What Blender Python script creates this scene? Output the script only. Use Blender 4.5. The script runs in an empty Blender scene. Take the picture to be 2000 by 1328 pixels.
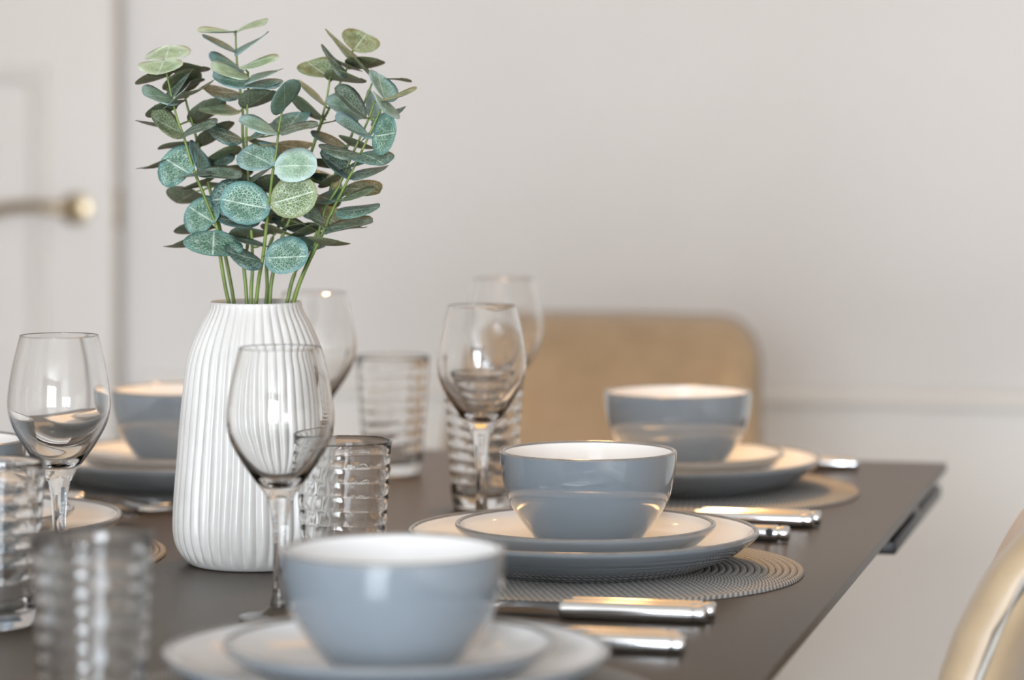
import bpy, bmesh, math, random
from mathutils import Vector, Matrix

random.seed(7)
sc = bpy.context.scene
COL = sc.collection

# ------------------------------------------------------------------ camera
F = 6200.0                 # focal length in pixels of the 2000 x 1328 frame
HOR = 190.0                # row of the horizon
TH = math.radians(13.2)    # the camera looks this far left of the table's long axis
TZ = 0.75                  # table top
CH = TZ + 0.378            # camera height
RX, FW = (math.cos(TH), math.sin(TH)), (-math.sin(TH), math.cos(TH))

def W(x, d, z=0.0):
    """point x metres right of and d metres ahead of the camera, at height z"""
    return Vector((x*RX[0] + d*FW[0], x*RX[1] + d*FW[1], z))

cam_d = bpy.data.cameras.new('camera')
cam = bpy.data.objects.new('camera', cam_d); COL.objects.link(cam)
cam.location = (0, 0, CH); cam.rotation_euler = (math.pi/2, 0, TH)
cam_d.sensor_width = 36; cam_d.lens = F/2000*36
cam_d.shift_y = -(664-HOR)/2000
cam_d.clip_start = 0.05
cam_d.dof.use_dof = True; cam_d.dof.focus_distance = 2.50; cam_d.dof.aperture_fstop = 3.6
sc.camera = cam

# ------------------------------------------------------------------ world, exposure, daylight
wd = bpy.data.worlds.new('world'); sc.world = wd; wd.use_nodes = True
wd.node_tree.nodes['Background'].inputs[0].default_value = (0.75, 0.86, 1.0, 1)
wd.node_tree.nodes['Background'].inputs[1].default_value = 1.2
sc.view_settings.view_transform = 'Standard'
sc.view_settings.look = 'None'
sc.view_settings.gamma = 1.0
sc.view_settings.exposure = 0.0
sc.view_settings.use_curve_mapping = False

WIN = dict(x0=-1.45, x1=0.65, z0=0.30, z1=2.20, y=-3.6)     # garden window behind the camera
def area(name, loc, rot, sx, sy, power, col, shape='RECTANGLE'):
    l = bpy.data.lights.new(name, 'AREA'); l.shape = shape; l.size = sx
    if shape == 'RECTANGLE': l.size_y = sy
    l.energy = power; l.color = col
    o = bpy.data.objects.new(name, l); COL.objects.link(o); o.location = loc; o.rotation_euler = rot
    return o
area('window_daylight', ((WIN['x0']+WIN['x1'])/2, WIN['y']-0.16, (WIN['z0']+WIN['z1'])/2), (math.pi/2, 0, 0),
     WIN['x1']-WIN['x0'], WIN['z1']-WIN['z0'], 425, (0.83, 0.905, 1.0))

# ------------------------------------------------------------------ helpers
def tag(o, label=None, cat=None, group=None, kind=None):
    if label: o['label'] = label
    if cat: o['category'] = cat
    if group: o['group'] = group
    if kind: o['kind'] = kind
    return o

def link(name, me, mat=None, parent=None, loc=None):
    o = bpy.data.objects.new(name, me); COL.objects.link(o)
    if mat is not None:
        me.materials.clear()
        for m in (mat if isinstance(mat, (list, tuple)) else [mat]): me.materials.append(m)
    if parent: o.parent = parent
    if loc is not None: o.location = loc
    return o

def empty(name, loc, rz=0.0):
    o = bpy.data.objects.new(name, None); COL.objects.link(o)
    o.location = loc; o.rotation_euler = (0, 0, rz); o.empty_display_size = 0.05
    return o

def mesh(name, vs, fs, smooth=True, sharp=40):
    me = bpy.data.meshes.new(name); me.from_pydata([tuple(v) for v in vs], [], fs)
    bm = bmesh.new(); bm.from_mesh(me)
    bmesh.ops.recalc_face_normals(bm, faces=bm.faces); bm.to_mesh(me); bm.free()
    if smooth:
        me.polygons.foreach_set('use_smooth', [True]*len(me.polygons))
        if sharp: me.set_sharp_from_angle(angle=math.radians(sharp))
    return me

def raw_mesh(name, vs, fs):
    me = bpy.data.meshes.new(name); me.from_pydata([tuple(v) for v in vs], [], fs)
    me.polygons.foreach_set('use_smooth', [True]*len(me.polygons))
    return me

def lathe(name, prof, n=72, sharp=None, rfun=None, raw=True):
    """spin (r, z) points; the profile runs so that its left-hand side is outside"""
    vs, fs, rings = [], [], []
    for r, z in prof:
        if r < 1e-6:
            rings.append([len(vs)]); vs.append((0, 0, z))
        else:
            ring = []
            for k in range(n):
                a = 2*math.pi*k/n
                rr = r if rfun is None else rfun(r, z, a)
                ring.append(len(vs)); vs.append((rr*math.cos(a), rr*math.sin(a), z))
            rings.append(ring)
    for A, B in zip(rings[:-1], rings[1:]):
        for k in range(n):
            k2 = (k+1) % n
            if len(A) == 1 and len(B) == 1: continue
            if len(A) == 1: fs.append((A[0], B[k2], B[k]))
            elif len(B) == 1: fs.append((A[k], A[k2], B[0]))
            else: fs.append((A[k], A[k2], B[k2], B[k]))
    me = raw_mesh(name, vs, fs)
    if sharp: me.set_sharp_from_angle(angle=math.radians(sharp))
    return me

def spline(pts, m=8):
    """Catmull-Rom through 2D or 3D points"""
    P = [Vector(p) for p in pts]
    P = [P[0]*2-P[1]] + P + [P[-1]*2-P[-2]]
    out = []
    for i in range(1, len(P)-2):
        a, b, c, d = P[i-1:i+3]
        for k in range(m):
            t = k/m
            out.append(0.5*((2*b) + (c-a)*t + (2*a-5*b+4*c-d)*t*t + (3*b-a-3*c+d)*t**3))
    out.append(P[-2].copy())
    return out

def box_geo(x0, x1, y0, y1, z0, z1):
    vs = [(x, y, z) for x in (x0, x1) for y in (y0, y1) for z in (z0, z1)]
    fs = [(0,1,3,2), (4,6,7,5), (0,4,5,1), (2,3,7,6), (0,2,6,4), (1,5,7,3)]
    return vs, fs

def box(name, x0, x1, y0, y1, z0, z1, bev=0.0, seg=2):
    vs, fs = box_geo(x0, x1, y0, y1, z0, z1)
    me = bpy.data.meshes.new(name); bm = bmesh.new()
    bv = [bm.verts.new(v) for v in vs]
    for f in fs: bm.faces.new([bv[i] for i in f])
    bmesh.ops.recalc_face_normals(bm, faces=bm.faces)
    if bev > 0:
        bmesh.ops.bevel(bm, geom=list(bm.edges), offset=bev, segments=seg, affect='EDGES', profile=0.5)
    bm.to_mesh(me); bm.free()
    if bev > 0:
        me.polygons.foreach_set('use_smooth', [True]*len(me.polygons)); me.set_sharp_from_angle(angle=math.radians(50))
    return me

def tube_geo(path, rad, n=8, vs=None, fs=None, sx=1.0, sz=1.0, caps=True):
    vs = [] if vs is None else vs; fs = [] if fs is None else fs
    P = [Vector(p) for p in path]; rings = []
    up = Vector((0, 0, 1))
    for i, p in enumerate(P):
        t = (P[min(i+1, len(P)-1)] - P[max(i-1, 0)]).normalized()
        ref = up if abs(t.z) < 0.9 else Vector((0, 1, 0))
        u = t.cross(ref).normalized(); v = u.cross(t).normalized()
        r = rad[i] if isinstance(rad, (list, tuple)) else rad
        ring = []
        for k in range(n):
            a = 2*math.pi*k/n
            ring.append(len(vs)); vs.append(p + u*(r*sx*math.cos(a)) + v*(r*sz*math.sin(a)))
        rings.append(ring)
    for A, B in zip(rings[:-1], rings[1:]):
        for k in range(n):
            fs.append((A[k], A[(k+1) % n], B[(k+1) % n], B[k]))
    if caps:
        fs.append(tuple(reversed(rings[0]))); fs.append(tuple(rings[-1]))
    return vs, fs

def tube(name, path, rad, n=8, **k):
    vs, fs = tube_geo(path, rad, n, **k)
    return mesh(name, vs, fs, sharp=60)

def copy_tree(o, parent=None):
    c = o.copy(); COL.objects.link(c); c.parent = parent
    for ch in list(o.children): copy_tree(ch, c)
    return c

# ------------------------------------------------------------------ materials
def mat(name, col, rough=0.5, metal=0.0, **kw):
    m = bpy.data.materials.new(name); m.use_nodes = True
    b = m.node_tree.nodes['Principled BSDF']
    b.inputs['Base Color'].default_value = (*col, 1); b.inputs['Roughness'].default_value = rough
    b.inputs['Metallic'].default_value = metal
    for k, v in kw.items(): b.inputs[k.replace('_', ' ')].default_value = v
    return m
def N(m, t): return m.node_tree.nodes.new(t)
def L(m, a, b): m.node_tree.links.new(a, b)
def bsdf(m): return m.node_tree.nodes['Principled BSDF']

def noisy(m, c1, c2, scale, bump=0.0, detail=4.0, coord='Object', stretch=None, lo=0.3, hi=0.7, dist=0.002):
    tc = N(m, 'ShaderNodeTexCoord'); no = N(m, 'ShaderNodeTexNoise'); no.inputs['Scale'].default_value = scale
    no.inputs['Detail'].default_value = detail
    src = tc.outputs[coord]
    if stretch:
        mp = N(m, 'ShaderNodeMapping'); mp.inputs['Scale'].default_value = stretch; L(m, src, mp.inputs[0]); src = mp.outputs[0]
    L(m, src, no.inputs['Vector'])
    cr = N(m, 'ShaderNodeValToRGB'); cr.color_ramp.elements[0].position = lo; cr.color_ramp.elements[1].position = hi
    cr.color_ramp.elements[0].color = (*c1, 1); cr.color_ramp.elements[1].color = (*c2, 1)
    L(m, no.outputs['Fac'], cr.inputs[0]); L(m, cr.outputs[0], bsdf(m).inputs['Base Color'])
    if bump:
        bu = N(m, 'ShaderNodeBump'); bu.inputs['Strength'].default_value = bump; bu.inputs['Distance'].default_value = dist
        L(m, no.outputs['Fac'], bu.inputs['Height']); L(m, bu.outputs[0], bsdf(m).inputs['Normal'])
    return m

M = {}
M['wall'] = noisy(mat('wall_paint', (.6,.6,.6), .75), (.68,.66,.635), (.70,.68,.655), 3.0, .08)
M['white_paint'] = noisy(mat('white_paint', (.7,.7,.7), .45), (.76,.735,.69), (.78,.755,.71), 2.0)
M['door_paint'] = noisy(mat('door_paint', (.6,.6,.6), .5), (.65,.615,.575), (.67,.635,.595), 2.0)
M['ceiling'] = noisy(mat('ceiling_paint', (.8,.8,.8), .8), (.80,.79,.77), (.83,.82,.80), 3.0)
M['floor'] = noisy(mat('floor_oak', (.4,.3,.2), .45), (.34,.29,.235), (.43,.37,.30), 6.0, .1, stretch=(1, 9, 1))
M['table'] = noisy(mat('table_ceramic', (.1,.09,.08), .38, Specular_IOR_Level=.38), (.042,.031,.021), (.058,.043,.029), 180.0, .12, dist=.0004)
M['black_metal'] = noisy(mat('black_metal', (.02,.02,.02), .4, .3), (.016,.016,.018), (.024,.024,.026), 60)
M['grey_glaze'] = noisy(mat('grey_glaze', (.2,.24,.28), .07, Coat_Weight=1.0, Coat_Roughness=.02, Coat_IOR=1.55), (.190,.222,.250), (.202,.234,.264), 14)
M['white_glaze'] = noisy(mat('white_glaze', (.85,.84,.82), .12, Coat_Weight=.3), (.83,.82,.805), (.86,.85,.835), 10)
M['rim_glaze'] = noisy(mat('rim_glaze', (.2,.19,.18), .15, Coat_Weight=.3), (.17,.165,.16), (.24,.23,.22), 60)
M['vase'] = noisy(mat('vase_glaze', (.85,.84,.82), .28), (.585,.562,.53), (.635,.612,.58), 40, .12, dist=.0008)
M['steel'] = noisy(mat('polished_steel', (.8,.8,.8), .16, 1.0), (.74,.74,.74), (.80,.80,.80), 30)
M['brass'] = noisy(mat('aged_brass', (.5,.4,.25), .28, 1.0), (.36,.29,.19), (.42,.34,.22), 30)
M['chair'] = noisy(mat('camel_leather', (.5,.4,.28), .42, Sheen_Weight=.2), (.375,.275,.17), (.43,.32,.20), 25, .08)
M['piping'] = noisy(mat('pale_piping', (.6,.58,.55), .5), (.33,.30,.26), (.38,.35,.31), 50)
M['stem'] = noisy(mat('green_stem', (.2,.3,.05), .45), (.10,.155,.03), (.19,.26,.055), 60)
M['leg'] = noisy(mat('dark_leg', (.03,.03,.03), .4), (.025,.022,.02), (.035,.032,.03), 20)

def glass_mat(name, col, ior=1.47):
    m = bpy.data.materials.new(name); m.use_nodes = True; nt = m.node_tree
    b = bsdf(m); b.inputs['Base Color'].default_value = (*col, 1); b.inputs['Roughness'].default_value = 0.0
    b.inputs['IOR'].default_value = ior; b.inputs['Transmission Weight'].default_value = 1.0
    return m
M['glass'] = glass_mat('clear_glass', (.985, .985, .98))
M['tumbler'] = glass_mat('tumbler_glass', (.97, .97, .965), 1.45)

# woven coil: a stitch pattern that runs round the coil
def coil_material():
    m = mat('woven_coil', (.3,.3,.3), .7)
    tc = N(m, 'ShaderNodeTexCoord'); sp = N(m, 'ShaderNodeSeparateXYZ'); L(m, tc.outputs['Object'], sp.inputs[0])
    at2 = N(m, 'ShaderNodeMath'); at2.operation = 'ARCTAN2'; L(m, sp.outputs['Y'], at2.inputs[0]); L(m, sp.outputs['X'], at2.inputs[1])
    ln = N(m, 'ShaderNodeVectorMath'); ln.operation = 'LENGTH'; L(m, tc.outputs['Object'], ln.inputs[0])
    rr = N(m, 'ShaderNodeMath'); rr.operation = 'SNAP'; rr.inputs[1].default_value = .176/31; L(m, ln.outputs['Value'], rr.inputs[0])
    al = N(m, 'ShaderNodeMath'); al.operation = 'MULTIPLY'; L(m, at2.outputs[0], al.inputs[0]); L(m, rr.outputs[0], al.inputs[1])
    ph = N(m, 'ShaderNodeMath'); ph.operation = 'MULTIPLY_ADD'; ph.inputs[1].default_value = 7.31; L(m, rr.outputs[0], ph.inputs[0]); L(m, al.outputs[0], ph.inputs[2])
    cb = N(m, 'ShaderNodeCombineXYZ'); L(m, ph.outputs[0], cb.inputs[0]); L(m, ln.outputs['Value'], cb.inputs[1])
    wv = N(m, 'ShaderNodeTexWave'); wv.bands_direction = 'DIAGONAL'; wv.inputs['Scale'].default_value = 120; wv.inputs['Distortion'].default_value = 1.2
    L(m, cb.outputs[0], wv.inputs['Vector'])
    cr = N(m, 'ShaderNodeValToRGB'); cr.color_ramp.elements[0].color = (.17,.165,.158,1); cr.color_ramp.elements[1].color = (.40,.38,.355,1)
    cr.color_ramp.elements[0].position = .25; cr.color_ramp.elements[1].position = .7
    L(m, wv.outputs['Fac'], cr.inputs[0]); L(m, cr.outputs[0], bsdf(m).inputs['Base Color'])
    bu = N(m, 'ShaderNodeBump'); bu.inputs['Strength'].default_value = .5; bu.inputs['Distance'].default_value = .0006
    L(m, wv.outputs['Fac'], bu.inputs['Height']); L(m, bu.outputs[0], bsdf(m).inputs['Normal'])
    return m
M['coil'] = coil_material()

# eucalyptus leaf: one colour per leaf, pale net of veins on the upper side
def leaf_material(name, vein, under):
    m = mat(name, (.2,.35,.33), .5)
    oi = N(m, 'ShaderNodeObjectInfo'); tc = N(m, 'ShaderNodeTexCoord')
    sp = N(m, 'ShaderNodeSeparateXYZ'); L(m, tc.outputs['Object'], sp.inputs[0])
    vo = N(m, 'ShaderNodeTexVoronoi'); vo.feature = 'DISTANCE_TO_EDGE'; vo.inputs['Scale'].default_value = 17
    L(m, tc.outputs['Object'], vo.inputs['Vector'])
    c1 = N(m, 'ShaderNodeMapRange'); c1.inputs[1].default_value = .0; c1.inputs[2].default_value = .09; c1.inputs[3].default_value = .95; c1.inputs[4].default_value = 0
    L(m, vo.outputs['Distance'], c1.inputs[0])
    ay = N(m, 'ShaderNodeMath'); ay.operation = 'ABSOLUTE'; L(m, sp.outputs['Y'], ay.inputs[0])
    c2 = N(m, 'ShaderNodeMapRange'); c2.inputs[1].default_value = .008; c2.inputs[2].default_value = .022; c2.inputs[3].default_value = 1; c2.inputs[4].default_value = 0
    L(m, ay.outputs[0], c2.inputs[0])
    # side veins leave the midrib at a slant
    sl = N(m, 'ShaderNodeMath'); sl.operation = 'MULTIPLY_ADD'; sl.inputs[1].default_value = -1.1; L(m, ay.outputs[0], sl.inputs[0]); L(m, sp.outputs['X'], sl.inputs[2])
    fr = N(m, 'ShaderNodeMath'); fr.operation = 'PINGPONG'; fr.inputs[1].default_value = .075; L(m, sl.outputs[0], fr.inputs[0])
    c3 = N(m, 'ShaderNodeMapRange'); c3.inputs[1].default_value = .004; c3.inputs[2].default_value = .016; c3.inputs[3].default_value = .45; c3.inputs[4].default_value = 0
    L(m, fr.outputs[0], c3.inputs[0])
    mx = N(m, 'ShaderNodeMath'); mx.operation = 'MAXIMUM'; L(m, c1.outputs[0], mx.inputs[0]); L(m, c2.outputs[0], mx.inputs[1])
    mx2 = N(m, 'ShaderNodeMath'); mx2.operation = 'MAXIMUM'; L(m, mx.outputs[0], mx2.inputs[0]); L(m, c3.outputs[0], mx2.inputs[1])
    # veins fade out irregularly and stop before the plain margin
    no = N(m, 'ShaderNodeTexNoise'); no.inputs['Scale'].default_value = 3.5; L(m, tc.outputs['Object'], no.inputs['Vector'])
    fa = N(m, 'ShaderNodeMapRange'); fa.inputs[1].default_value = .25; fa.inputs[2].default_value = .55; L(m, no.outputs['Fac'], fa.inputs[0])
    k = N(m, 'ShaderNodeMath'); k.operation = 'MULTIPLY'; L(m, mx2.outputs[0], k.inputs[0]); L(m, fa.outputs[0], k.inputs[1])
    k2 = N(m, 'ShaderNodeMath'); k2.operation = 'MULTIPLY'; k2.inputs[1].default_value = vein; L(m, k.outputs[0], k2.inputs[0])
    # blotchy body colour
    hs = N(m, 'ShaderNodeHueSaturation'); L(m, oi.outputs['Color'], hs.inputs['Color'])
    vr = N(m, 'ShaderNodeMapRange'); vr.inputs[1].default_value = .3; vr.inputs[2].default_value = .7; vr.inputs[3].default_value = .78; vr.inputs[4].default_value = 1.2
    L(m, no.outputs['Fac'], vr.inputs[0]); L(m, vr.outputs[0], hs.inputs['Value'])
    # the middle of the blade is a deeper green than its bluish margin
    hp = N(m, 'ShaderNodeVectorMath'); hp.operation = 'DISTANCE'; hp.inputs[1].default_value = (.5, 0, 0); L(m, tc.outputs['Object'], hp.inputs[0])
    ed = N(m, 'ShaderNodeMapRange'); ed.inputs[1].default_value = .28; ed.inputs[2].default_value = .50; L(m, hp.outputs['Value'], ed.inputs[0])
    gm = N(m, 'ShaderNodeMixRGB'); gm.blend_type = 'MULTIPLY'; gm.inputs[0].default_value = 1; gm.inputs[2].default_value = (.50,.62,.42,1); L(m, hs.outputs[0], gm.inputs[1])
    gx = N(m, 'ShaderNodeMixRGB'); L(m, ed.outputs[0], gx.inputs[0]); L(m, gm.outputs[0], gx.inputs[1]); L(m, hs.outputs[0], gx.inputs[2])
    k3 = N(m, 'ShaderNodeMapRange'); k3.inputs[1].default_value = .40; k3.inputs[2].default_value = .49; k3.inputs[3].default_value = 1; k3.inputs[4].default_value = .15; L(m, hp.outputs['Value'], k3.inputs[0])
    k4 = N(m, 'ShaderNodeMath'); k4.operation = 'MULTIPLY'; L(m, k2.outputs[0], k4.inputs[0]); L(m, k3.outputs[0], k4.inputs[1]); k2 = k4
    base = gx.outputs[0]
    if under:
        ud = N(m, 'ShaderNodeMixRGB'); ud.blend_type = 'MIX'; ud.inputs[0].default_value = .45; ud.inputs[2].default_value = (.13,.15,.085,1)
        L(m, base, ud.inputs[1]); base = ud.outputs[0]
    mi = N(m, 'ShaderNodeMixRGB'); L(m, k2.outputs[0], mi.inputs[0]); L(m, base, mi.inputs[1]); mi.inputs[2].default_value = (.62,.72,.62,1)
    L(m, mi.outputs[0], bsdf(m).inputs['Base Color'])
    bu = N(m, 'ShaderNodeBump'); bu.inputs['Strength'].default_value = .25; bu.inputs['Distance'].default_value = .0006
    L(m, k.outputs[0], bu.inputs['Height']); L(m, bu.outputs[0], bsdf(m).inputs['Normal'])
    return m
M['leaf_top'] = leaf_material('leaf_upper_side', .85, False)
M['leaf_under'] = leaf_material('leaf_under_side', .28, True)

def emit(name, col, s):
    m = bpy.data.materials.new(name); m.use_nodes = True; nt = m.node_tree; nt.nodes.clear()
    e = nt.nodes.new('ShaderNodeEmission'); e.inputs[0].default_value = (*col, 1); e.inputs[1].default_value = s
    o = nt.nodes.new('ShaderNodeOutputMaterial'); nt.links.new(e.outputs[0], o.inputs[0]); return m
M['shade'] = emit('lit_amber_shade', (1.0, .50, .12), 1.7)
M['warm_lamp'] = emit('warm_lamp_glow', (1.0, .60, .24), 9.0)

# ------------------------------------------------------------------ the room
X0, X1, Y0, Y1, ZC = -2.62, 1.7, -3.6, 4.80, 2.42
def struct(name, me, m, parent=None):
    o = link(name, me, m, parent)
    if parent is None: tag(o, kind='structure')
    return o
struct('floor', box('floor', X0-.1, X1+.1, Y0-.1, Y1+.1, -.1, 0), M['floor'])
struct('ceiling', box('ceiling', X0-.1, X1+.1, Y0-.1, Y1+.1, ZC, ZC+.1), M['ceiling'])
struct('wall_back', box('wall_back', X0-.1, X1+.1, Y1, Y1+.1, 0, ZC), M['wall'])
struct('wall_left', box('wall_left', X0-.1, X0, Y0, Y1, 0, ZC), M['wall'])
struct('wall_right', box('wall_right', X1, X1+.1, Y0, Y1, 0, ZC), M['wall'])
# wall behind the camera, with the window opening
vs, fs = [], []
for b in ((X0, WIN['x0'], 0, ZC), (WIN['x1'], X1, 0, ZC), (WIN['x0'], WIN['x1'], 0, WIN['z0']), (WIN['x0'], WIN['x1'], WIN['z1'], ZC)):
    v, f = box_geo(b[0], b[1], Y0-.1, Y0, b[2], b[3]); o = len(vs); vs += v; fs += [tuple(i+o for i in q) for q in f]
struct('wall_front', mesh('wall_front', vs, fs, smooth=False), M['wall'])
w1 = struct('window_1', box('window_sill', WIN['x0']-.05, WIN['x1']+.05, Y0-.1, Y0+.1, WIN['z0']-.04, WIN['z0'], .006), M['white_paint'])
for nm, a in (('frame', (WIN['x0'], WIN['x0']+.06, WIN['z0'], WIN['z1'])), ('frame', (WIN['x1']-.06, WIN['x1'], WIN['z0'], WIN['z1'])),
              ('frame', (WIN['x0'], WIN['x1'], WIN['z1']-.06, WIN['z1'])), ('frame', (WIN['x0'], WIN['x1'], WIN['z0'], WIN['z0']+.06)),
              ('mullion', (-.45, -.35, WIN['z0'], WIN['z1']))):
    link(nm, box(nm, a[0], a[1], Y0-.09, Y0-.03, a[2], a[3], .004), M['white_paint'], w1)

# white panelled dado along the back wall with a cap rail
DZ = .685
struct('trim_1', box('dado_panel', -1.72, X1, Y1-.018, Y1, .0, DZ-.02), M['white_paint'])
struct('trim_2', box('dado_rail', -1.72, X1, Y1-.038, Y1, DZ-.022, DZ, .006), M['white_paint'])
struct('baseboard_back', box('baseboard', -1.72, X1, Y1-.03, Y1-.018, 0, .12, .004), M['white_paint'])
struct('baseboard_right', box('baseboard', X1-.015, X1, Y0, Y1-.03, 0, .12, .004), M['white_paint'])

# open panelled door, hung on the left wall
DX1, DX0, DY, DT = -1.760, -2.560, 4.742, .042
door = struct('door_1', box('door_leaf', DX0, DX1, DY, DY+DT, .01, 2.0, .002), M['door_paint'])
def panel_frame(x0, x1, z0, z1):
    vs, fs = [], []
    loops = [(0, 0), (.006, -.007), (.016, -.009), (.026, -.004), (.034, .0)]
    for ins, dy in loops:
        for (x, z) in ((x0+ins, z0+ins), (x1-ins, z0+ins), (x1-ins, z1-ins), (x0+ins, z1-ins)): vs.append((x, DY+dy, z))
    for k in range(len(loops)-1):
        for q in range(4): fs.append((k*4+q, k*4+(q+1) % 4, k*4+4+(q+1) % 4, k*4+4+q))
    return mesh('panel_moulding', vs, fs, sharp=30)
mid = (DX0+DX1)/2
for (x0, x1) in ((DX0+.11, mid-.05), (mid+.05, DX1-.11)):
    for (z0, z1) in ((.22, 1.18), (1.32, 1.88)):
        link('panel_moulding', panel_frame(x0, x1, z0, z1), M['door_paint'], door)
HZ = .951; HX = DX1-.062
rose = mesh('rose', *tube_geo([(HX, DY, HZ), (HX, DY-.008, HZ), (HX, DY-.0095, HZ)], [.025, .025, .021], 28), sharp=40)
link('handle_rose', rose, M['brass'], door)
lev = spline([(HX, DY-.004, HZ), (HX, DY-.040, HZ), (HX-.012, DY-.052, HZ+.001), (HX-.05, DY-.055, HZ+.006), (HX-.10, DY-.055, HZ+.002), (HX-.135, DY-.053, HZ-.008)], 6)
link('handle_lever', tube('lever', lev, [.0095]*12+[.0088]*(len(lev)-12), 14), M['brass'], door)
link('latch_plate', box('latch', DX1-.0005, DX1+.0022, DY+.009, DY+.033, HZ-.03, HZ+.03, .001), M['brass'], door)
for z in (.25, 1.75):
    link('hinge', tube('hinge', [(DX0-.006, DY, z-.05), (DX0-.006, DY, z+.05)], .006, 10), M['brass'], door)

# warm recessed downlights
def downlight(x, y, power, label, ang=None):
    t = empty('ceiling_downlight', (x, y, ZC)); tag(t, label, 'downlight', 'recessed ceiling downlights')
    link('trim_ring', lathe('downlight_ring', [(.036, -.001), (.037, -.006), (.048, -.006), (.052, -.001)], 36), M['steel'], t)
    link('lamp_disc', lathe('downlight_disc', [(.036, -.0015), (0, -.0015)], 36), M['warm_lamp'], t)
    a = area('downlight_beam', (0, 0, -.008), (0, 0, 0), .07, 0, power, (1.0, .66, .33), 'DISK'); a.parent = t
    return t
for x, nm in ((-1.75, 'left of the vase'), (-.75, 'behind the far chair'), (.25, 'towards the right wall'), (1.15, 'in the right corner')):
    downlight(x, 4.15, 0.75, 'warm round downlight by the back wall, ' + nm)
# warm drum pendant over the far half of the table, above the frame
PX, PY, PZ, PR = -.70, 3.10, 1.66, .30
pend = empty('pendant_lamp', (PX, PY, ZC)); tag(pend, 'warm drum pendant lamp hanging over the dining table', 'lamp')
link('canopy', lathe('canopy', [(0, -.03), (.05, -.03), (.055, -.02), (.055, 0)], 32), M['brass'], pend)
link('cord', tube('cord', [(0, 0, -.03), (0, 0, PZ+.30-ZC)], .004, 10), M['leg'], pend)
sh = [(PR, PZ-ZC), (PR-.01, PZ+.30-ZC), (PR-.013, PZ+.30-ZC), (PR-.003, PZ-ZC), (PR, PZ-ZC)]
link('shade', lathe('shade', sh, 64), M['shade'], pend)
link('diffuser', lathe('diffuser', [(0, PZ+.012-ZC), (PR-.004, PZ+.012-ZC)], 64), M['shade'], pend)
for q in (0, 1, 2):
    a = q*2*math.pi/3
    link('spoke', tube('spoke', [(0, 0, PZ+.30-ZC), ((PR-.012)*math.cos(a), (PR-.012)*math.sin(a), PZ+.298-ZC)], .003, 8), M['brass'], pend)
def spot(loc, power, parent):
    l = bpy.data.lights.new('pendant_beam', 'SPOT'); l.energy = power; l.color = (1.0, .58, .24); l.spot_size = math.radians(100); l.spot_blend = .6; l.shadow_soft_size = .06
    o = bpy.data.objects.new('pendant_beam', l); COL.objects.link(o); o.parent = parent; o.location = loc
spot((0, 0, PZ-.02-ZC), 32, pend)

# ------------------------------------------------------------------ dining table
TX0, TX1, TY0, TY1 = -1.250, -.312, 1.50, 3.30
tb = empty('dining_table', ((TX0+TX1)/2, (TY0+TY1)/2, 0)); tag(tb, 'dark taupe ceramic dining table laid for dinner', 'table')
TC = Vector(((TX0+TX1)/2, (TY0+TY1)/2, 0))
def tpart(nm, x0, x1, y0, y1, z0, z1, m, bev):
    return link(nm, box(nm, x0-TC.x, x1-TC.x, y0-TC.y, y1-TC.y, z0, z1, bev), m, tb)
tpart('tabletop', TX0, TX1, TY0, TY1, TZ-.009, TZ, M['table'], .0012)
for x0, x1 in ((TX1-.034, TX1-.004), (TX0+.004, TX0+.034)):
    tpart('support_rail', x0, x1, 2.86, 3.285, .716, .729, M['black_metal'], .002)
    tpart('rail_bracket', x0, x1, 3.02, 3.06, .729, TZ-.009, M['black_metal'], .001)
tpart('under_frame', TX0+.25, TX1-.25, TY0+.12, TY1-.12, .70, TZ-.009, M['black_metal'], .003)
tpart('pedestal', TC.x-.13, TC.x+.13, 2.05, 2.75, .03, .70, M['black_metal'], .01)
tpart('foot_plate', TC.x-.24, TC.x+.24, 1.90, 2.90, 0, .03, M['black_metal'], .006)

# ------------------------------------------------------------------ dining chairs
def pillow(name, outline, layers, bend=0.0, lean=None):
    """outline: closed (u, v) loop around its centre; layers: (inset, depth)"""
    n = len(outline); cu = sum(p[0] for p in outline)/n; cv = sum(p[1] for p in outline)/n
    nor = []
    for i in range(n):
        a = Vector(outline[i-1]); b = Vector(outline[(i+1) % n]); t = (b-a).normalized(); nor.append(Vector((-t.y, t.x)))
    vs, fs = [], []
    def put(u, v, w):
        y = w + bend*u*u
        if lean: y += lean(v)
        vs.append((u, y, v))
    for ins, w in layers:
        for i in range(n):
            if ins < 0.04: p = Vector(outline[i]) + nor[i]*ins
            else:
                q = Vector(outline[i]) + nor[i]*.04; s = 1-(ins-.04)
                p = Vector((cu, cv)) + (q-Vector((cu, cv)))*s
            put(p.x, p.y, w)
    for k in range(len(layers)-1):
        for i in range(n):
            j = (i+1) % n; fs.append((k*n+i, k*n+j, (k+1)*n+j, (k+1)*n+i))
    c0 = len(vs); put(cu, cv, layers[0][1]); c1 = len(vs); put(cu, cv, layers[-1][1])
    e = (len(layers)-1)*n
    for i in range(n):
        j = (i+1) % n; fs.append((j, i, c0)); fs.append((e+i, e+j, c1))
    return mesh(name, vs, fs, sharp=None)

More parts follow.
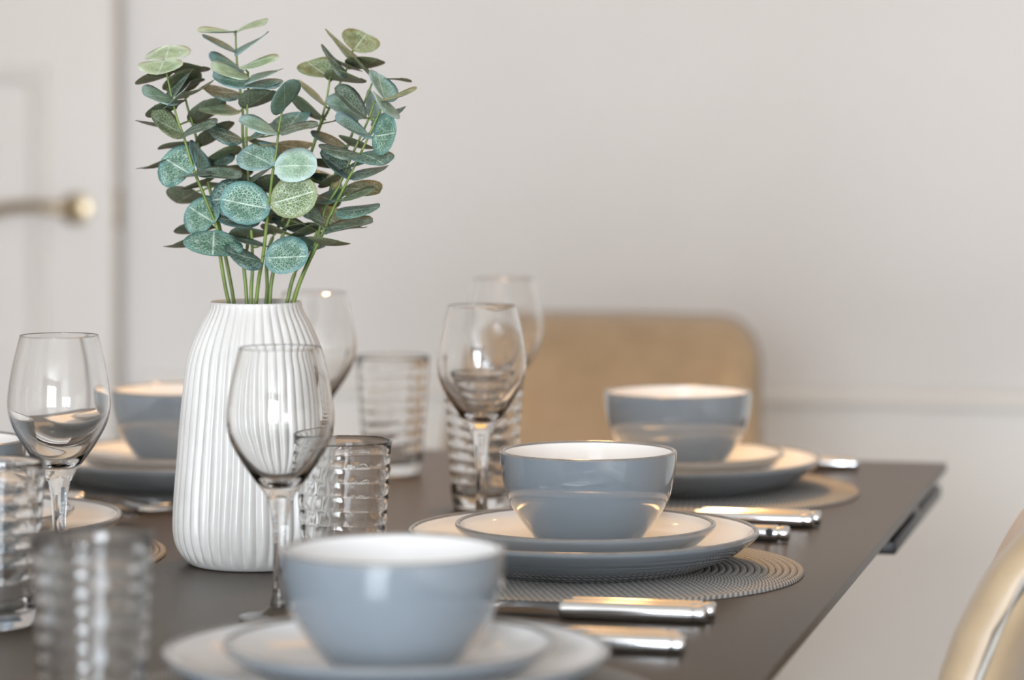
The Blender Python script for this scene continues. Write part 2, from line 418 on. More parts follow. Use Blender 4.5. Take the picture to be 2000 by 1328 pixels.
def rounded(w0, w1, z0, z1, r, m=8):
    """rounded outline, counter-clockwise, half widths w0 at the bottom and w1 at the top"""
    pts = []
    for (cx, cz, a0) in ((w0-r, z0+r, -90), (w1-r, z1-r, 0), (-w1+r, z1-r, 90), (-w0+r, z0+r, 180)):
        for k in range(m+1):
            a = math.radians(a0 + 90*k/m); pts.append((cx+r*math.cos(a), cz+r*math.sin(a)))
    out = []
    for i, p in enumerate(pts):
        q = pts[(i+1) % len(pts)]; d = math.hypot(q[0]-p[0], q[1]-p[1]); s = max(1, int(d/.03))
        for k in range(s): out.append((p[0]+(q[0]-p[0])*k/s, p[1]+(q[1]-p[1])*k/s))
    return out

def make_chair(loc, rz, label):
    t = empty('dining_chair', loc, rz); tag(t, label, 'chair', 'camel dining chairs')
    # local frame: the sitter looks along -y
    o = rounded(.225, .197, .40, .845, .062)
    lean = lambda v: (v-.40)*.10 + max(0, v-.68)**2*2.4
    lay = [(.14, -.036), (.06, -.034), (.028, -.030), (.012, -.023), (.003, -.012), (0, 0), (.003, .010), (.012, .018), (.06, .022), (.3, .022)]
    link('backrest', pillow('backrest', o, lay, -.55, lean), M['chair'], t)
    pp = [(p[0]*1.004, .006 - .55*p[0]*p[0] + lean(p[1]), .6275+(p[1]-.6275)*1.004) for p in o]
    vs, fs = tube_geo(pp + [pp[0]], .003, 8, caps=False)
    link('piping', mesh('piping', vs, fs, sharp=None), M['piping'], t)
    so = rounded(.235, .215, -.235, .235, .07)
    sl = [(.14, .488), (.05, .486), (.02, .478), (.004, .462), (0, .445), (.004, .425), (.02, .415), (.3, .412)]
    me = pillow('seat', so, sl); 
    for v in me.vertices:
        x, y, z = v.co; v.co = (x, -(-z)-.235-.0, y)
    me.flip_normals()
    link('seat', me, M['chair'], t)
    for sx in (-1, 1):
        for y, y2 in ((-.40, -.44), (-.07, .02)):
            link('leg', tube('chair_leg', [(sx*.17, y, .418), (sx*.205, y2, 0)], [.016, .010], 14), M['leg'], t)
    return t
make_chair((-.812, 3.95, 0), 0, 'camel leather dining chair at the far end of the table')
make_chair((-.209, 2.455, 0), -math.pi/2, 'camel leather dining chair at the right side, cut off by the photo edge')

# ------------------------------------------------------------------ tableware
MAT_H = .0034
def make_mat():
    t = empty('placemat', (0, 0, 0))
    R, w = .176, .176/31
    nr = 24
    for k in range(nr):
        r = R - w/2 - k*w; n = 112 if k < 12 else 64
        vs, fs = [], []
        prof = [(-w*.5, .0004), (-w*.5, .0010), (-w*.36, .0026), (-w*.1, .0034), (w*.15, .0034), (w*.38, .0026), (w*.5, .0010), (w*.5, .0004)]
        for i in range(n):
            a = 2*math.pi*i/n
            for dr, z in prof: vs.append(((r+dr)*math.cos(a), (r+dr)*math.sin(a), z))
        m = len(prof)
        for i in range(n):
            j = (i+1) % n
            for q in range(m-1): fs.append((i*m+q, j*m+q, j*m+q+1, i*m+q+1))
        me = raw_mesh('coil', vs, fs); me.flip_normals()
        link('coil', me, M['coil'], t)
    link('coil_centre', lathe('coil_centre', [(R-nr*w, .0004), (R-nr*w, .0022), (R-nr*w-.002, .0032), (0, .0032)], 64), M['coil'], t)
    return t

def dish(t, outer, inner, rim_r, rim_z, sh):
    """outer: bottom centre to rim; inner: rim to centre"""
    o = [tuple(p) for p in spline(outer, 6)]; i = [tuple(p) for p in spline(inner, 6)]
    o[0] = (0, outer[0][1])
    link('outer_glaze', lathe('outer_glaze', o, 96), M['grey_glaze'], t)
    i[-1] = (0, inner[-1][1])
    link('inner_glaze', lathe('inner_glaze', i, 96), M['white_glaze'], t)
    (r0, z0), (r1, z1) = o[-1], i[0]
    rp = []
    c = ((r0+r1)/2, (z0+z1)/2); h = abs(r0-r1)/2
    for k in range(9):
        a = math.pi*k/8; rp.append((c[0]+h*math.cos(a), z0+(z1-z0)*k/8 + h*math.sin(a)*.9))
    link('rim', lathe('rim', rp, 96), M['rim_glaze'], t)
    return t

def make_bowl():
    t = empty('soup_bowl', (0, 0, 0))
    out = [(0, .002), (.033, .002), (.0352, .0), (.0378, .0008), (.0450, .0090), (.0506, .0160), (.0556, .0228), (.0606, .0305), (.0640, .0375), (.0663, .0440), (.0681, .0510), (.0694, .0580), (.0703, .0660), (.0708, .0750)]
    inn = [(.0670, .0750), (.0664, .064), (.0648, .052), (.0605, .038), (.052, .022), (.036, .0105), (.018, .0072), (0, .0068)]
    return dish(t, out, inn, .07, .0745, 0)
def make_plate(name, R, h, foot, fl):
    """foot: radius of the foot ring, fl: height of the flat inside"""
    t = empty(name, (0, 0, 0)); g = R-foot
    out = [(0, .002), (foot-.004, .002), (foot-.002, 0), (foot+.003, .0004), (foot+g*.30, .0045), (foot+g*.62, h*.40), (foot+g*.86, h*.70), (R-.0008, h*.90), (R, h)]
    inn = [(R-.0040, h), (foot+g*.82, h*.80), (foot+g*.58, h*.56), (foot+g*.28, fl+.0030), (foot-.006, fl+.0004), (foot*.6, fl), (0, fl)]
    return dish(t, out, inn, R, h, 0)

proto_mat = make_mat()
proto_din = make_plate('dinner_plate', .1400, .0290, .086, .0082)
proto_sid = make_plate('side_plate', .1042, .0258, .060, .0082)
proto_bowl = make_bowl()
protos = {'m': [proto_mat, False], 'd': [proto_din, False], 's': [proto_sid, False], 'b': [proto_bowl, False]}
def use(key, loc, rz=0.0):
    p = protos[key]
    o = p[0] if not p[1] else copy_tree(p[0])
    p[1] = True
    o.location = loc; o.rotation_euler = (0, 0, rz)
    return o
def setting(x, y, where, k, bx=0.0, by=0.0):
    o = use('m', (x, y, TZ), k*.7); tag(o, 'round woven grey placemat ' + where, 'placemat', 'woven placemats')
    z = TZ + MAT_H
    o = use('d', (x, y, z), k); tag(o, 'large grey dinner plate with white inside ' + where, 'plate', 'dinner plates')
    z += .0083
    o = use('s', (x+bx*.4, y+by*.4, z), k*1.3); tag(o, 'small grey side plate under the bowl ' + where, 'plate', 'side plates')
    z += .0083
    o = use('b', (x+bx, y+by, z), k*2); tag(o, 'grey bowl with white inside ' + where, 'bowl', 'grey bowls')
P_near = W(-.0785, 1.985); P_mid = W(.0570, 2.535); P_far = W(.1560, 3.045)
P_lfar = W(-.317, 3.070); P_lmid = W(-.462, 2.617)
setting(P_mid.x, P_mid.y, 'in sharp focus right of the vase', 1, .004, 0)
setting(P_near.x, P_near.y, 'nearest to the camera at the bottom', 2, .004, 0)
setting(P_far.x, P_far.y, 'at the far right, before the camel chair', 3, .003, 0)
setting(P_lfar.x, P_lfar.y, 'half hidden behind the white vase', 4)
setting(P_lmid.x, P_lmid.y, 'at the left edge behind the glasses', 5, -.010, 0)

# ------------------------------------------------------------------ wine glasses
def make_wine():
    t = empty('wine_glass', (0, 0, 0))
    foot = [tuple(p) for p in spline([(.0, .0), (.026, .0), (.0295, .0006), (.0300, .0016), (.0290, .0024), (.021, .0034), (.014, .0052), (.0075, .0095)], 5)]
    foot[0] = (0, 0)
    stem = [tuple(p) for p in spline([foot[-1], (.0054, .020), (.0049, .040), (.0052, .058), (.0064, .073), (.0080, .082)], 5)]
    bowl = [tuple(p) for p in spline([stem[-1], (.0110, .0900), (.0185, .1005), (.0285, .1150), (.0360, .1290), (.0390, .1420), (.0383, .1570), (.0350, .1760), (.0303, .1950), (.0299, .1964),
            (.0292, .1964), (.0290, .1950), (.0338, .1760), (.0371, .1570), (.0377, .1425), (.0346, .1305), (.0265, .1170), (.0160, .1045), (.008, .0990), (0, .0975)], 6)]
    bowl[-1] = (0, bowl[-1][1])
    link('foot', lathe('foot', foot, 64), M['glass'], t)
    link('stem', lathe('stem', stem, 40), M['glass'], t)
    link('bowl', lathe('bowl', bowl, 72), M['glass'], t)
    return t
pw = make_wine(); first = True
for (x, d, lab) in ((-.168, 2.300, 'clear wine glass in front of the white vase'),
                    (-.345, 2.418, 'clear wine glass at the left of the photo, left of the vase'),
                    (-.0265, 2.764, 'clear wine glass left of the sharp grey bowl'),
                    (-.008, 3.180, 'blurred wine glass before the far chair, behind another wine glass'),
                    (-.184, 2.950, 'wine glass half hidden behind the right shoulder of the vase')):
    o = pw if first else copy_tree(pw); first = False
    o.location = W(x, d, TZ); o.rotation_euler = (0, 0, TH)
    tag(o, lab, 'wine glass', 'wine glasses')

# ------------------------------------------------------------------ tumblers
def make_tumbler():
    t = empty('tumbler', (0, 0, 0)); H = .118
    def rf(r, z, a):
        if .010 < z < H-.010 and r > .0287+(.0083*z/H)-.0012:
            return r + .0008*(abs(math.sin(math.pi*z/.0112 + .35*math.sin(2*a+z*30)))**.7-.6) + .00007*math.sin(20*a+1.6*math.sin(z*280))
        return r
    prof = [(0, .0005), (.0255, .0), (.0278, .0014), (.0289, .005)]
    z = .010
    while z < H-.003:
        prof.append((.0288+.0083*z/H, z)); z += .0011
    prof += [(.0371, H-.0012), (.0366, H), (.0358, H), (.0353, H-.0012)]
    z = H-.006
    while z > .017:
        prof.append((.0262+.0083*z/H, z)); z -= .006
    prof += [(.0258, .0130), (.022, .0108), (.010, .0102), (0, .0102)]
    n0 = next(i for i, p in enumerate(prof) if p[1] >= .010)
    link('base', lathe('base', prof[:n0+1], 144, rfun=rf), M['tumbler'], t)
    link('wall', lathe('wall', prof[n0:], 144, rfun=rf), M['tumbler'], t)
    return t
pt = make_tumbler(); first = True
for i, (x, d, lab) in enumerate(((-.128, 2.407, 'ribbed glass tumbler between the vase and the sharp grey bowl'),
                    (-.120, 3.190, 'blurred ribbed tumbler at the back, right of the vase'),
                    (-.0265, 2.930, 'ribbed tumbler directly behind the stem of a wine glass'),
                    (-.250, 1.889, 'very blurred ribbed tumbler nearest the camera at bottom left'),
                    (-.371, 2.272, 'ribbed tumbler cut off by the left edge of the photo'))):
    o = pt if first else copy_tree(pt); first = False
    o.location = W(x, d, TZ); o.rotation_euler = (0, 0, i*1.1)
    tag(o, lab, 'glass', 'ribbed tumblers')

# ------------------------------------------------------------------ cutlery (lies along x, handle end at 0, head towards -x)
def handle_mesh():
    R = .0072
    prof = [(0, 0), (.0050, 0), (.0062, .0008), (R-.0004, .0022), (R-.0004, .0075), (R-.0012, .0080), (R-.0012, .0094), (R-.0002, .0100), (R, .0110),
            (R, .104), (R-.0006, .1065), (R-.0022, .1080), (.0022, .1085), (0, .1085)]
    me = lathe('handle', prof, 28, sharp=35)
    for v in me.vertices:
        x, y, z = v.co; v.co = (-z, y, x*.98+R)
    me.flip_normals()
    return me
HM = None
def strip_solid(name, rows):
    """rows: (x, half width, z middle, thickness, cup)"""
    vs, fs = [], []; m = 7
    for (x, w, z, th, cup) in rows:
        for s in (1, -1):
            for k in range(m):
                u = -1 + 2*k/(m-1); vs.append((x, u*w, z + cup*(u*u-1) + s*th/2))
    q = 2*m
    for i in range(len(rows)-1):
        for k in range(m-1):
            a = i*q+k; b = a+q
            fs.append((a, a+1, b+1, b)); fs.append((a+m, b+m, b+m+1, a+m+1))
        for k in (0, m-1):
            a = i*q+k; b = a+q; fs.append((a, b, b+m, a+m))
    for i in (0, len(rows)-1):
        for k in range(m-1):
            a = i*q+k; fs.append((a, a+m, a+m+1, a+1))
    return mesh(name, vs, fs, sharp=45)

def cutlery(kind, x, y, mirror, label, hole=False, z=0.0):
    t = empty('table_' + kind, (x, y, TZ+z), math.pi if mirror else 0.0); tag(t, label, kind, 'steel cutlery')
    global HM
    if HM is None: HM = handle_mesh()
    h = link('handle', HM, M['steel'], t)
    if hole:
        link('hanging_eye', lathe_eye(), M['black_metal'], h, (-.0165, -.0058, .0083))
    if kind == 'knife':
        rows = [(-.107, .003, .0072, .005, 0), (-.112, .0055, .0074, .0030, 0), (-.13, .0085, .0074, .0020, 0), (-.165, .0095, .0072, .0018, 0), (-.19, .0085, .0070, .0016, 0), (-.203, .0055, .0068, .0014, 0), (-.208, .0015, .0067, .0012, 0)]
        link('blade', strip_solid('blade', rows), M['steel'], t)
    else:
        neck = [(-.105, .0032, .0072, .0042, 0), (-.118, .0024, .0085, .0030, 0), (-.135, .0022, .0100, .0026, 0), (-.146, .0035, .0098, .0022, 0)]
        if kind == 'fork':
            rows = neck + [(-.152, .0085, .0082, .0018, .001), (-.160, .0105, .0062, .0016, .0016), (-.168, .0112, .0050, .0015, .0016)]
            link('neck', strip_solid('neck', rows), M['steel'], t)
            for k in range(4):
                yy = -.0096+.0064*k
                link('tine', tube('tine', [(-.166, yy, .0046), (-.18, yy, .0040), (-.192, yy*.97, .0050), (-.203, yy*.93, .0085)], [.0014, .0013, .0011, .0006], 8), M['steel'], t)
        else:
            rows = neck + [(-.150, .0075, .0085, .0016, .001), (-.157, .0125, .0068, .0014, .003), (-.168, .0165, .0062, .0013, .0045), (-.182, .0172, .0065, .0013, .0046), (-.195, .0140, .0075, .0013, .0036), (-.203, .0085, .0088, .0013, .002), (-.206, .002, .0094, .0012, 0)]
            link('spoon_bowl', strip_solid('spoon_bowl', rows), M['steel'], t)
    return t
def lathe_eye():
    vs, fs = tube_geo([(0, .0004, 0), (0, -.0012, .0006)], [.0034, .0034], 18)
    return mesh('eye', vs, fs, sharp=40)

cutlery('fork', W(.144, 2.295).x, 2.249, False, 'steel fork with thick handle beside the sharp setting, front of the pair')
cutlery('knife', W(.144, 2.295).x+.004, 2.2645, False, 'steel knife with thick handle behind the fork, below the sharp placemat')
cutlery('spoon', W(.120, 2.160).x, 2.120, False, 'steel spoon with thick handle at the bottom, by the nearest plate')
cutlery('knife', W(.120, 2.160).x-.006, 2.1365, False, 'steel knife with thick handle just behind the spoon at the bottom')
cutlery('fork', W(.270, 2.805).x, 2.770, False, 'steel fork beside the far right placemat, front of the pair')
cutlery('knife', W(.270, 2.805).x+.004, 2.7860, False, 'steel knife behind a fork, against the far right placemat')
cutlery('spoon', W(.238, 2.706).x, 2.680, False, 'steel spoon with a hanging hole, half behind the sharp plates', hole=True)
cutlery('knife', W(.352, 3.217).x, 3.205, False, 'steel knife at the far right behind the far plates')
cutlery('spoon', -1.160, 2.760, True, 'steel spoon left of the vase before the far left plates')
cutlery('fork', -1.152, 2.728, True, 'steel fork left of the vase, beside the spoon')
cutlery('knife', -1.172, 2.662, True, 'steel knife whose tip shows behind the left plate')

# ------------------------------------------------------------------ vase
VP = W(-.2077, 2.576)
VS = F/2.576            # pixels per metre at the vase
def vase_mesh():
    px = [(120, 1101), (131, 1097), (145, 1083), (155, 1066), (161, 1045), (163, 1015), (160, 959), (155, 900), (150.5, 841), (145, 782), (138, 723), (132, 694), (122, 665), (108, 635), (95.5, 612), (90, 599), (89, 593)]
    prof = [(r/VS, (1101-y)/VS) for r, y in px]
    outer = [tuple(p) for p in spline(prof, 8)]
    H = outer[-1][1]
    inner = [(88.5/VS, H+.0016), (85/VS, H+.0010), (82/VS, H-.004), (82/VS, H-.014), (92/VS, H-.03), (115/VS, H-.06), (132/VS, .10), (138/VS, .03), (100/VS, .008), (0, .006)]
    prof = [(0, .0015), (112/VS, .0012), (115/VS, 0)] + outer + inner
    nr = 40
    def rf(r, z, a):
        k = 0.0
        if z > .0005 and r > 0:
            k = min(1, max(0, (z-.003)/.012)) * min(1, max(0.25, (H+.004-z)/.02))
        ph = a*nr/2 + .17*math.sin(3*a+z*31) + .12*math.sin(7*a-z*55+1.3)
        return r*(1 - .050*k*(1-abs(math.sin(ph))**1.0)) if z <= H+.001 else r
    me_o = lathe('body', [(0, .0015), (112/VS, .0012), (115/VS, 0)] + outer, 480, rfun=rf)
    me_i = lathe('inside', [outer[-1]] + inner, 480, rfun=lambda r, z, a: rf(r, z, a) if abs(z-H) < 1e-5 else r)
    return me_o, me_i, H
mo, mi, VH = vase_mesh()
vase = empty('ribbed_vase', (VP.x, VP.y, TZ)); tag(vase, 'white ceramic vase with vertical ribs holding eucalyptus sprigs', 'vase')
link('body', mo, M['vase'], vase); link('inside', mi, M['vase'], vase)

# ------------------------------------------------------------------ eucalyptus
def P3(px, py, dep):
    """point seen at (px, py) in the photo, dep metres nearer than the vase's axis"""
    d = 2.576 - dep
    return W((px-1000)/F*d, d, CH - (py-HOR)/F*d)
STEMS = {
 1: (.018, [(320,117),(336,192),(347,235),(358,264),(377,328),(393,368),(413,418),(425,450),(430,499),(440,560),(447,592)]),
 2: (-.020, [(352,150),(358,176),(367,212),(376,241),(388,287),(397,312),(409,366),(428,440),(440,499),(452,560),(457,592)]),
 3: (-.026, [(460,60),(462,110),(466,155),(474,212),(474,264),(481,344),(484,470),(476,508),(480,560),(482,592)]),
 4: (.000, [(485,142),(483,212),(481,268),(487,380),(492,470),(493,526),(491,560),(490,592)]),
 5: (.038, [(552,210),(544,257),(540,294),(533,334),(526,395),(521,436),(514,499),(506,542),(500,592)]),
 6: (-.034, [(690,96),(679,130),(661,169),(643,212),(627,243),(607,300),(582,365),(557,420),(532,465),(521,508),(522,560),(520,592)]),
 7: (-.012, [(645,150),(638,194),(627,237),(616,270),(604,310),(578,400),(550,465),(536,520),(529,560),(527,592)]),
 8: (-.010, [(728,160),(708,209),(697,237),(679,284),(656,337),(616,463),(575,536),(560,592)]),
 9: (.012, [(733,196),(717,239),(693,291),(661,364),(636,407),(618,470),(595,527),(582,560),(571,592)]),
 10: (.034, [(747,207),(720,266),(688,334),(665,380),(647,416),(627,463),(604,510),(584,556),(573,592)]),
}
def crop(ox, oy, rows): return [((r[0]/4.4267+ox, r[1]/4.4267+oy), (r[2]/4.4267+ox, r[3]/4.4267+oy), r[4]/4.4267, r[5], r[6], r[7]) for r in rows]
# base x, base y, tip x, tip y, visible width, side seen, tone, sprig
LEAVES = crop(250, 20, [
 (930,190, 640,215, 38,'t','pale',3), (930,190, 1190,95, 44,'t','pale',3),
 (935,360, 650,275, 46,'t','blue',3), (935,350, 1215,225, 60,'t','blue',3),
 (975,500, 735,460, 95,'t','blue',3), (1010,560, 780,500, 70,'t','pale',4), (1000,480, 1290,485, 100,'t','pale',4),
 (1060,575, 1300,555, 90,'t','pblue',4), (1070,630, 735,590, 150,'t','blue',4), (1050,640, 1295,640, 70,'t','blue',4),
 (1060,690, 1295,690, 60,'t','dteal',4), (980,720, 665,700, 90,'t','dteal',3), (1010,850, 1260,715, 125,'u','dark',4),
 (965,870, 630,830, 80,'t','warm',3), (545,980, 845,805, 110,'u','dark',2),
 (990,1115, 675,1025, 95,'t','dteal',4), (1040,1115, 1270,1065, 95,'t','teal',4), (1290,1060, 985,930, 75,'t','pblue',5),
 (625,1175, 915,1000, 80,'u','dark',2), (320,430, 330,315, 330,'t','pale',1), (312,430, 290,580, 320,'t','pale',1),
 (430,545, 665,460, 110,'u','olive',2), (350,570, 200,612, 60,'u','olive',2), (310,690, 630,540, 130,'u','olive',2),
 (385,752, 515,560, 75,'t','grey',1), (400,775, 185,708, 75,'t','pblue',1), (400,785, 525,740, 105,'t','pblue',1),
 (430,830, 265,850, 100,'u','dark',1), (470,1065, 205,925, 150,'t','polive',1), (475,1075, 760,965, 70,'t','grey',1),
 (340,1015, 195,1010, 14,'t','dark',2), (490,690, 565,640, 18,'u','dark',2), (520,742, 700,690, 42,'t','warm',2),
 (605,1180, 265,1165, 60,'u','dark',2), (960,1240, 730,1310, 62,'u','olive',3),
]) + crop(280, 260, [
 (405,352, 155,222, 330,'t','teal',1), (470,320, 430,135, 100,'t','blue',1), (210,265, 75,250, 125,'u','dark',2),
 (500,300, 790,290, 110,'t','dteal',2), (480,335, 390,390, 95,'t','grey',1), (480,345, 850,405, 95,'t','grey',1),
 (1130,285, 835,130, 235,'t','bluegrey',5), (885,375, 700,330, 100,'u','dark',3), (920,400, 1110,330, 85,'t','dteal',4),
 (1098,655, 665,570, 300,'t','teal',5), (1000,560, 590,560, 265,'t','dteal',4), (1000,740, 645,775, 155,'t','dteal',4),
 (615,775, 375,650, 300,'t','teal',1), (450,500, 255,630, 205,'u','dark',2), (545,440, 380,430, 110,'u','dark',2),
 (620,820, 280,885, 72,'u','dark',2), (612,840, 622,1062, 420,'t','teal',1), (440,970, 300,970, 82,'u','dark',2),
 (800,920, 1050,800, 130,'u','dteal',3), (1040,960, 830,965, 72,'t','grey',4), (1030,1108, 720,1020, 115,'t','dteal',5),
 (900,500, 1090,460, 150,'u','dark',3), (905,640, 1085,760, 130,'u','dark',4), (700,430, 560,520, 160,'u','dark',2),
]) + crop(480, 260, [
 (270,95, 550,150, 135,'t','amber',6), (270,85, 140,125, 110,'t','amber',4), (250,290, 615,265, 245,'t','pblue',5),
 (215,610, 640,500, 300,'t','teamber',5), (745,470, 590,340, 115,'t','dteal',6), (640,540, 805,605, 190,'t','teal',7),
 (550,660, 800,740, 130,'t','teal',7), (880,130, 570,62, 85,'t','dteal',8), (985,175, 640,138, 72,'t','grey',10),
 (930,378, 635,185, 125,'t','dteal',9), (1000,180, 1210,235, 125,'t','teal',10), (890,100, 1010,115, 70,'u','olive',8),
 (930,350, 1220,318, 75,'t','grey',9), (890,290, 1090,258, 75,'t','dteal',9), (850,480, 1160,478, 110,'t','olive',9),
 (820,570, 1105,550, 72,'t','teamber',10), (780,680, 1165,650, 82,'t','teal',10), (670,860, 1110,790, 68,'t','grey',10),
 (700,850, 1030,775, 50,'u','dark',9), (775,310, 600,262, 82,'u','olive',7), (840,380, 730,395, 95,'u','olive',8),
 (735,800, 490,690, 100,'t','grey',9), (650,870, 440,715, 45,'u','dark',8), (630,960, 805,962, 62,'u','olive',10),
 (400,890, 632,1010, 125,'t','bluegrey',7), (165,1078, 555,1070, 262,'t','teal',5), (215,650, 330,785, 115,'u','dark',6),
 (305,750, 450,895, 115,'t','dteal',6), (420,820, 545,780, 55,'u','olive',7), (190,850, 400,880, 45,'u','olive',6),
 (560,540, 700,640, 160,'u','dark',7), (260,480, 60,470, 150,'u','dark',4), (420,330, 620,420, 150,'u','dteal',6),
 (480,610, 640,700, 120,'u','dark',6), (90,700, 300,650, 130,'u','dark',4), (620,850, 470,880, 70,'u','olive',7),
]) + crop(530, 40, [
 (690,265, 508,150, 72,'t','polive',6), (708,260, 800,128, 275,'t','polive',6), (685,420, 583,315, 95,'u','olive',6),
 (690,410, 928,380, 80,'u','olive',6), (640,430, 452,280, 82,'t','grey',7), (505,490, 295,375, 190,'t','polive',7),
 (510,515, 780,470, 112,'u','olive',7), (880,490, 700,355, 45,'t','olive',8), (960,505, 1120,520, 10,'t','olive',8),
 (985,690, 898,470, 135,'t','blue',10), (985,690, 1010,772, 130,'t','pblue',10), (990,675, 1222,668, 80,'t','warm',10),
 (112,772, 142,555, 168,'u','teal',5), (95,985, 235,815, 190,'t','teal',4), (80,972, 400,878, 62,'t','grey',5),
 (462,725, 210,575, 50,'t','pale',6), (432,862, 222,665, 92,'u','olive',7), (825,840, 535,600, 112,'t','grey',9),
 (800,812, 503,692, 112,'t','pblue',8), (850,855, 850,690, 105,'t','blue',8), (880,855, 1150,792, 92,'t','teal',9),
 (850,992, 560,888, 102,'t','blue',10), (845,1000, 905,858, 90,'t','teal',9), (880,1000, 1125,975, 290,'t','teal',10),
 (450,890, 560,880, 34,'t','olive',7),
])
TONES = {'pale': (.58,.66,.49), 'blue': (.22,.37,.41), 'pblue': (.38,.51,.51), 'teal': (.10,.22,.20), 'dteal': (.060,.135,.130),  # blue and pblue are lifted: cool light from above is put into their colour
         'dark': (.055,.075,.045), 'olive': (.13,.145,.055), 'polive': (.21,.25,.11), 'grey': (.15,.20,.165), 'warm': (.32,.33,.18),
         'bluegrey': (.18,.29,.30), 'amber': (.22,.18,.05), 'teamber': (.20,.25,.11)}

def leaf_mesh(cup, bend, wave):
    nu, nv = 9, 6; th = .012; vs, fs = [], []
    for s in (1, -1):
        for i in range(nu+1):
            u = i/nu; uu = .5-.5*math.cos(math.pi*u)
            w = .5*(4*uu*(1-uu))**.46*(1-.10*(1-uu)**3) if 0 < i < nu else .02
            for j in range(nv+1):
                v = -1+2*j/nv; y = v*w
                z = cup*(abs(v)*w)**1.6*1.3 + bend*(uu-.15)**2 + wave*math.sin(uu*5+v*2)*abs(v)
                vs.append((uu, y, z + s*th/2*(1-.5*abs(v))))
    q = (nu+1)*(nv+1); mi = []
    for i in range(nu):
        for j in range(nv):
            a = i*(nv+1)+j; b = a+nv+1
            fs.append((a, b, b+1, a+1)); mi.append(0)
            fs.append((a+q, a+1+q, b+1+q, b+q)); mi.append(1)
    for i in range(nu):
        for j in (0, nv):
            a = i*(nv+1)+j; b = a+nv+1; fs.append((a, b, b+q, a+q) if j else (a, a+q, b+q, b)); mi.append(1)
    me = raw_mesh('leaf', vs, fs); me.polygons.foreach_set('material_index', mi)
    me.materials.append(M['leaf_top']); me.materials.append(M['leaf_under'])
    return me
LM = [leaf_mesh(.30, .10, .02), leaf_mesh(.12, -.14, .03), leaf_mesh(.22, .20, -.02), leaf_mesh(-.10, .08, .025)]

view = Vector((FW[0], FW[1], 0)); right = Vector((RX[0], RX[1], 0)); up = Vector((0, 0, 1))
SLAB = {1: 'leftmost eucalyptus sprig with pale rounded top leaves', 2: 'dark olive eucalyptus sprig just behind the leftmost one',
        3: 'tallest eucalyptus sprig with slender edge-on top leaves', 4: 'eucalyptus sprig with a dense blue cluster of leaves near its top',
        5: 'frontmost eucalyptus sprig with large veined leaves in the middle', 6: 'eucalyptus sprig with olive leaves, tallest on the right',
        7: 'shorter olive eucalyptus sprig in front of the tall right one', 8: 'eucalyptus sprig leaning right, hindmost of the right three',
        9: 'eucalyptus sprig leaning right, middle of the right three', 10: 'rightmost eucalyptus sprig with a large hanging blue leaf'}
sprigs = {}
for k, (dep, pts) in STEMS.items():
    n = len(pts); path = []
    for i, (x, y) in enumerate(pts):
        f = min(1.0, max(0.0, (592-y)/260.0)); path.append(P3(x, y, dep*(.45+.55*f)))
    # inside the vase the stems run on down to its floor
    e = path[-1]; foot = Vector((VP.x + (e.x-VP.x)*.2 + .012*math.cos(k*2.1), VP.y + (e.y-VP.y)*.2 + .012*math.sin(k*2.1), TZ+.012))
    tg = (e-path[-3]).normalized(); path += [e + tg*.018, e + (foot-e)*.6, foot]
    sp = spline(path, 5)
    t = empty('eucalyptus_sprig', foot); tag(t, SLAB[k], 'sprig', 'eucalyptus sprigs')
    sprigs[k] = dict(root=t, path=sp, pts=pts, foot=foot, vs=[], fs=[])
    m = len(sp)
    tube_geo([p-foot for p in sp], [(.0008+.0008*min(1, i/(m*.6))) for i in range(m)], 8, sprigs[k]['vs'], sprigs[k]['fs'])

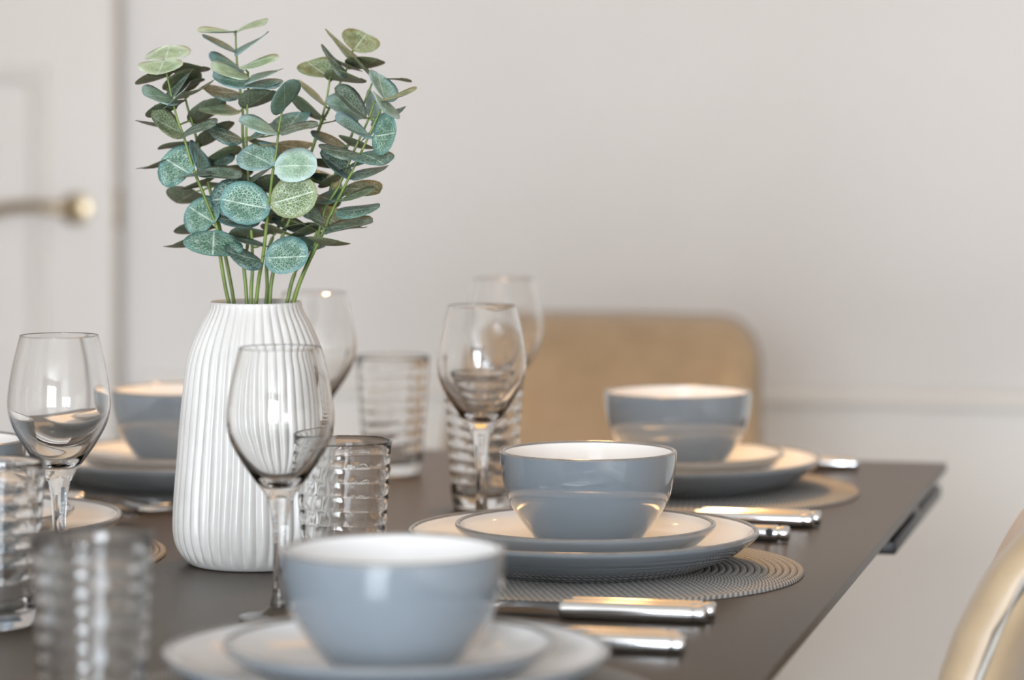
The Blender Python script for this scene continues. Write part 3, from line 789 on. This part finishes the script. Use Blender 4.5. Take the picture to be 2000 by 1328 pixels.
for i, (b, tp, vis, side, tone, k) in enumerate(LEAVES):
    S = sprigs[k]; foot = S['foot']
    # depth of the sprig at the row of the leaf's base
    best = min(S['path'], key=lambda p: (lambda q: (q[0]-b[0])**2+(q[1]-b[1])**2)(
        (1000+F*(p.dot(right))/(p.dot(view)), HOR+F*(CH-p.z)/p.dot(view))))
    dep = 2.576 - best.dot(view)
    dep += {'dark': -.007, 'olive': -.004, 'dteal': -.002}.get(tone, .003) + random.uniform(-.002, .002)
    B = P3(b[0], b[1], dep); sc_ = (2.576-dep)/F
    l2 = Vector((tp[0]-b[0], tp[1]-b[1])); ell = l2.length; nom = 83.0; vis = vis*1.20+2.0
    Lt = max(ell*1.02, nom*random.uniform(.92, 1.04)) if ell > 30 else nom*.9
    Wt = max(vis*1.02, 1.0*min(Lt, 86))
    cands = []
    for sd in (-1, 1):
        dz = math.sqrt(max(0, Lt*Lt-ell*ell))
        a = (right*l2.x - up*l2.y - view*(sd*dz)).normalized()
        b0 = a.cross(view).normalized(); b1 = a.cross(b0).normalized()
        ph = math.acos(min(1, vis/Wt))
        for sp_ in (-1, 1):
            bb = (b0*math.cos(ph) + b1*(sp_*math.sin(ph))).normalized(); nn = a.cross(bb).normalized()
            tow = -nn.dot(view)
            if (tow < 0) == (side == 't'): bb, nn = -bb, -nn
            cands.append((nn.z + .15*sd, a, bb, nn))
    _, a, bb, nn = max(cands, key=lambda c: c[0])
    s = Lt*sc_; wv = Wt*sc_/.985
    me = LM[i % 4]
    o = bpy.data.objects.new('leaf', me); COL.objects.link(o); o.parent = S['root']
    mt = Matrix.Identity(4)
    for r in range(3):
        mt[r][0] = a[r]*s; mt[r][1] = bb[r]*wv; mt[r][2] = nn[r]*s*.9; mt[r][3] = (B-foot)[r]
    o.matrix_local = mt
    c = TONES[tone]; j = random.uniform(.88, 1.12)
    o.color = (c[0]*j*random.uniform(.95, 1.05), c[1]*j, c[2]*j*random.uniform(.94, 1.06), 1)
    # petiole from the stem to the leaf
    if (B-best).length > .0012:
        tube_geo([best-foot, (best+B)/2-foot+Vector((0, 0, -.0008)), B + a*(s*.06) - foot], [.0009, .0008, .0005], 6, S['vs'], S['fs'])
for k, S in sprigs.items():
    link('stem', mesh('stem', S['vs'], S['fs'], sharp=None), M['stem'], S['root'])
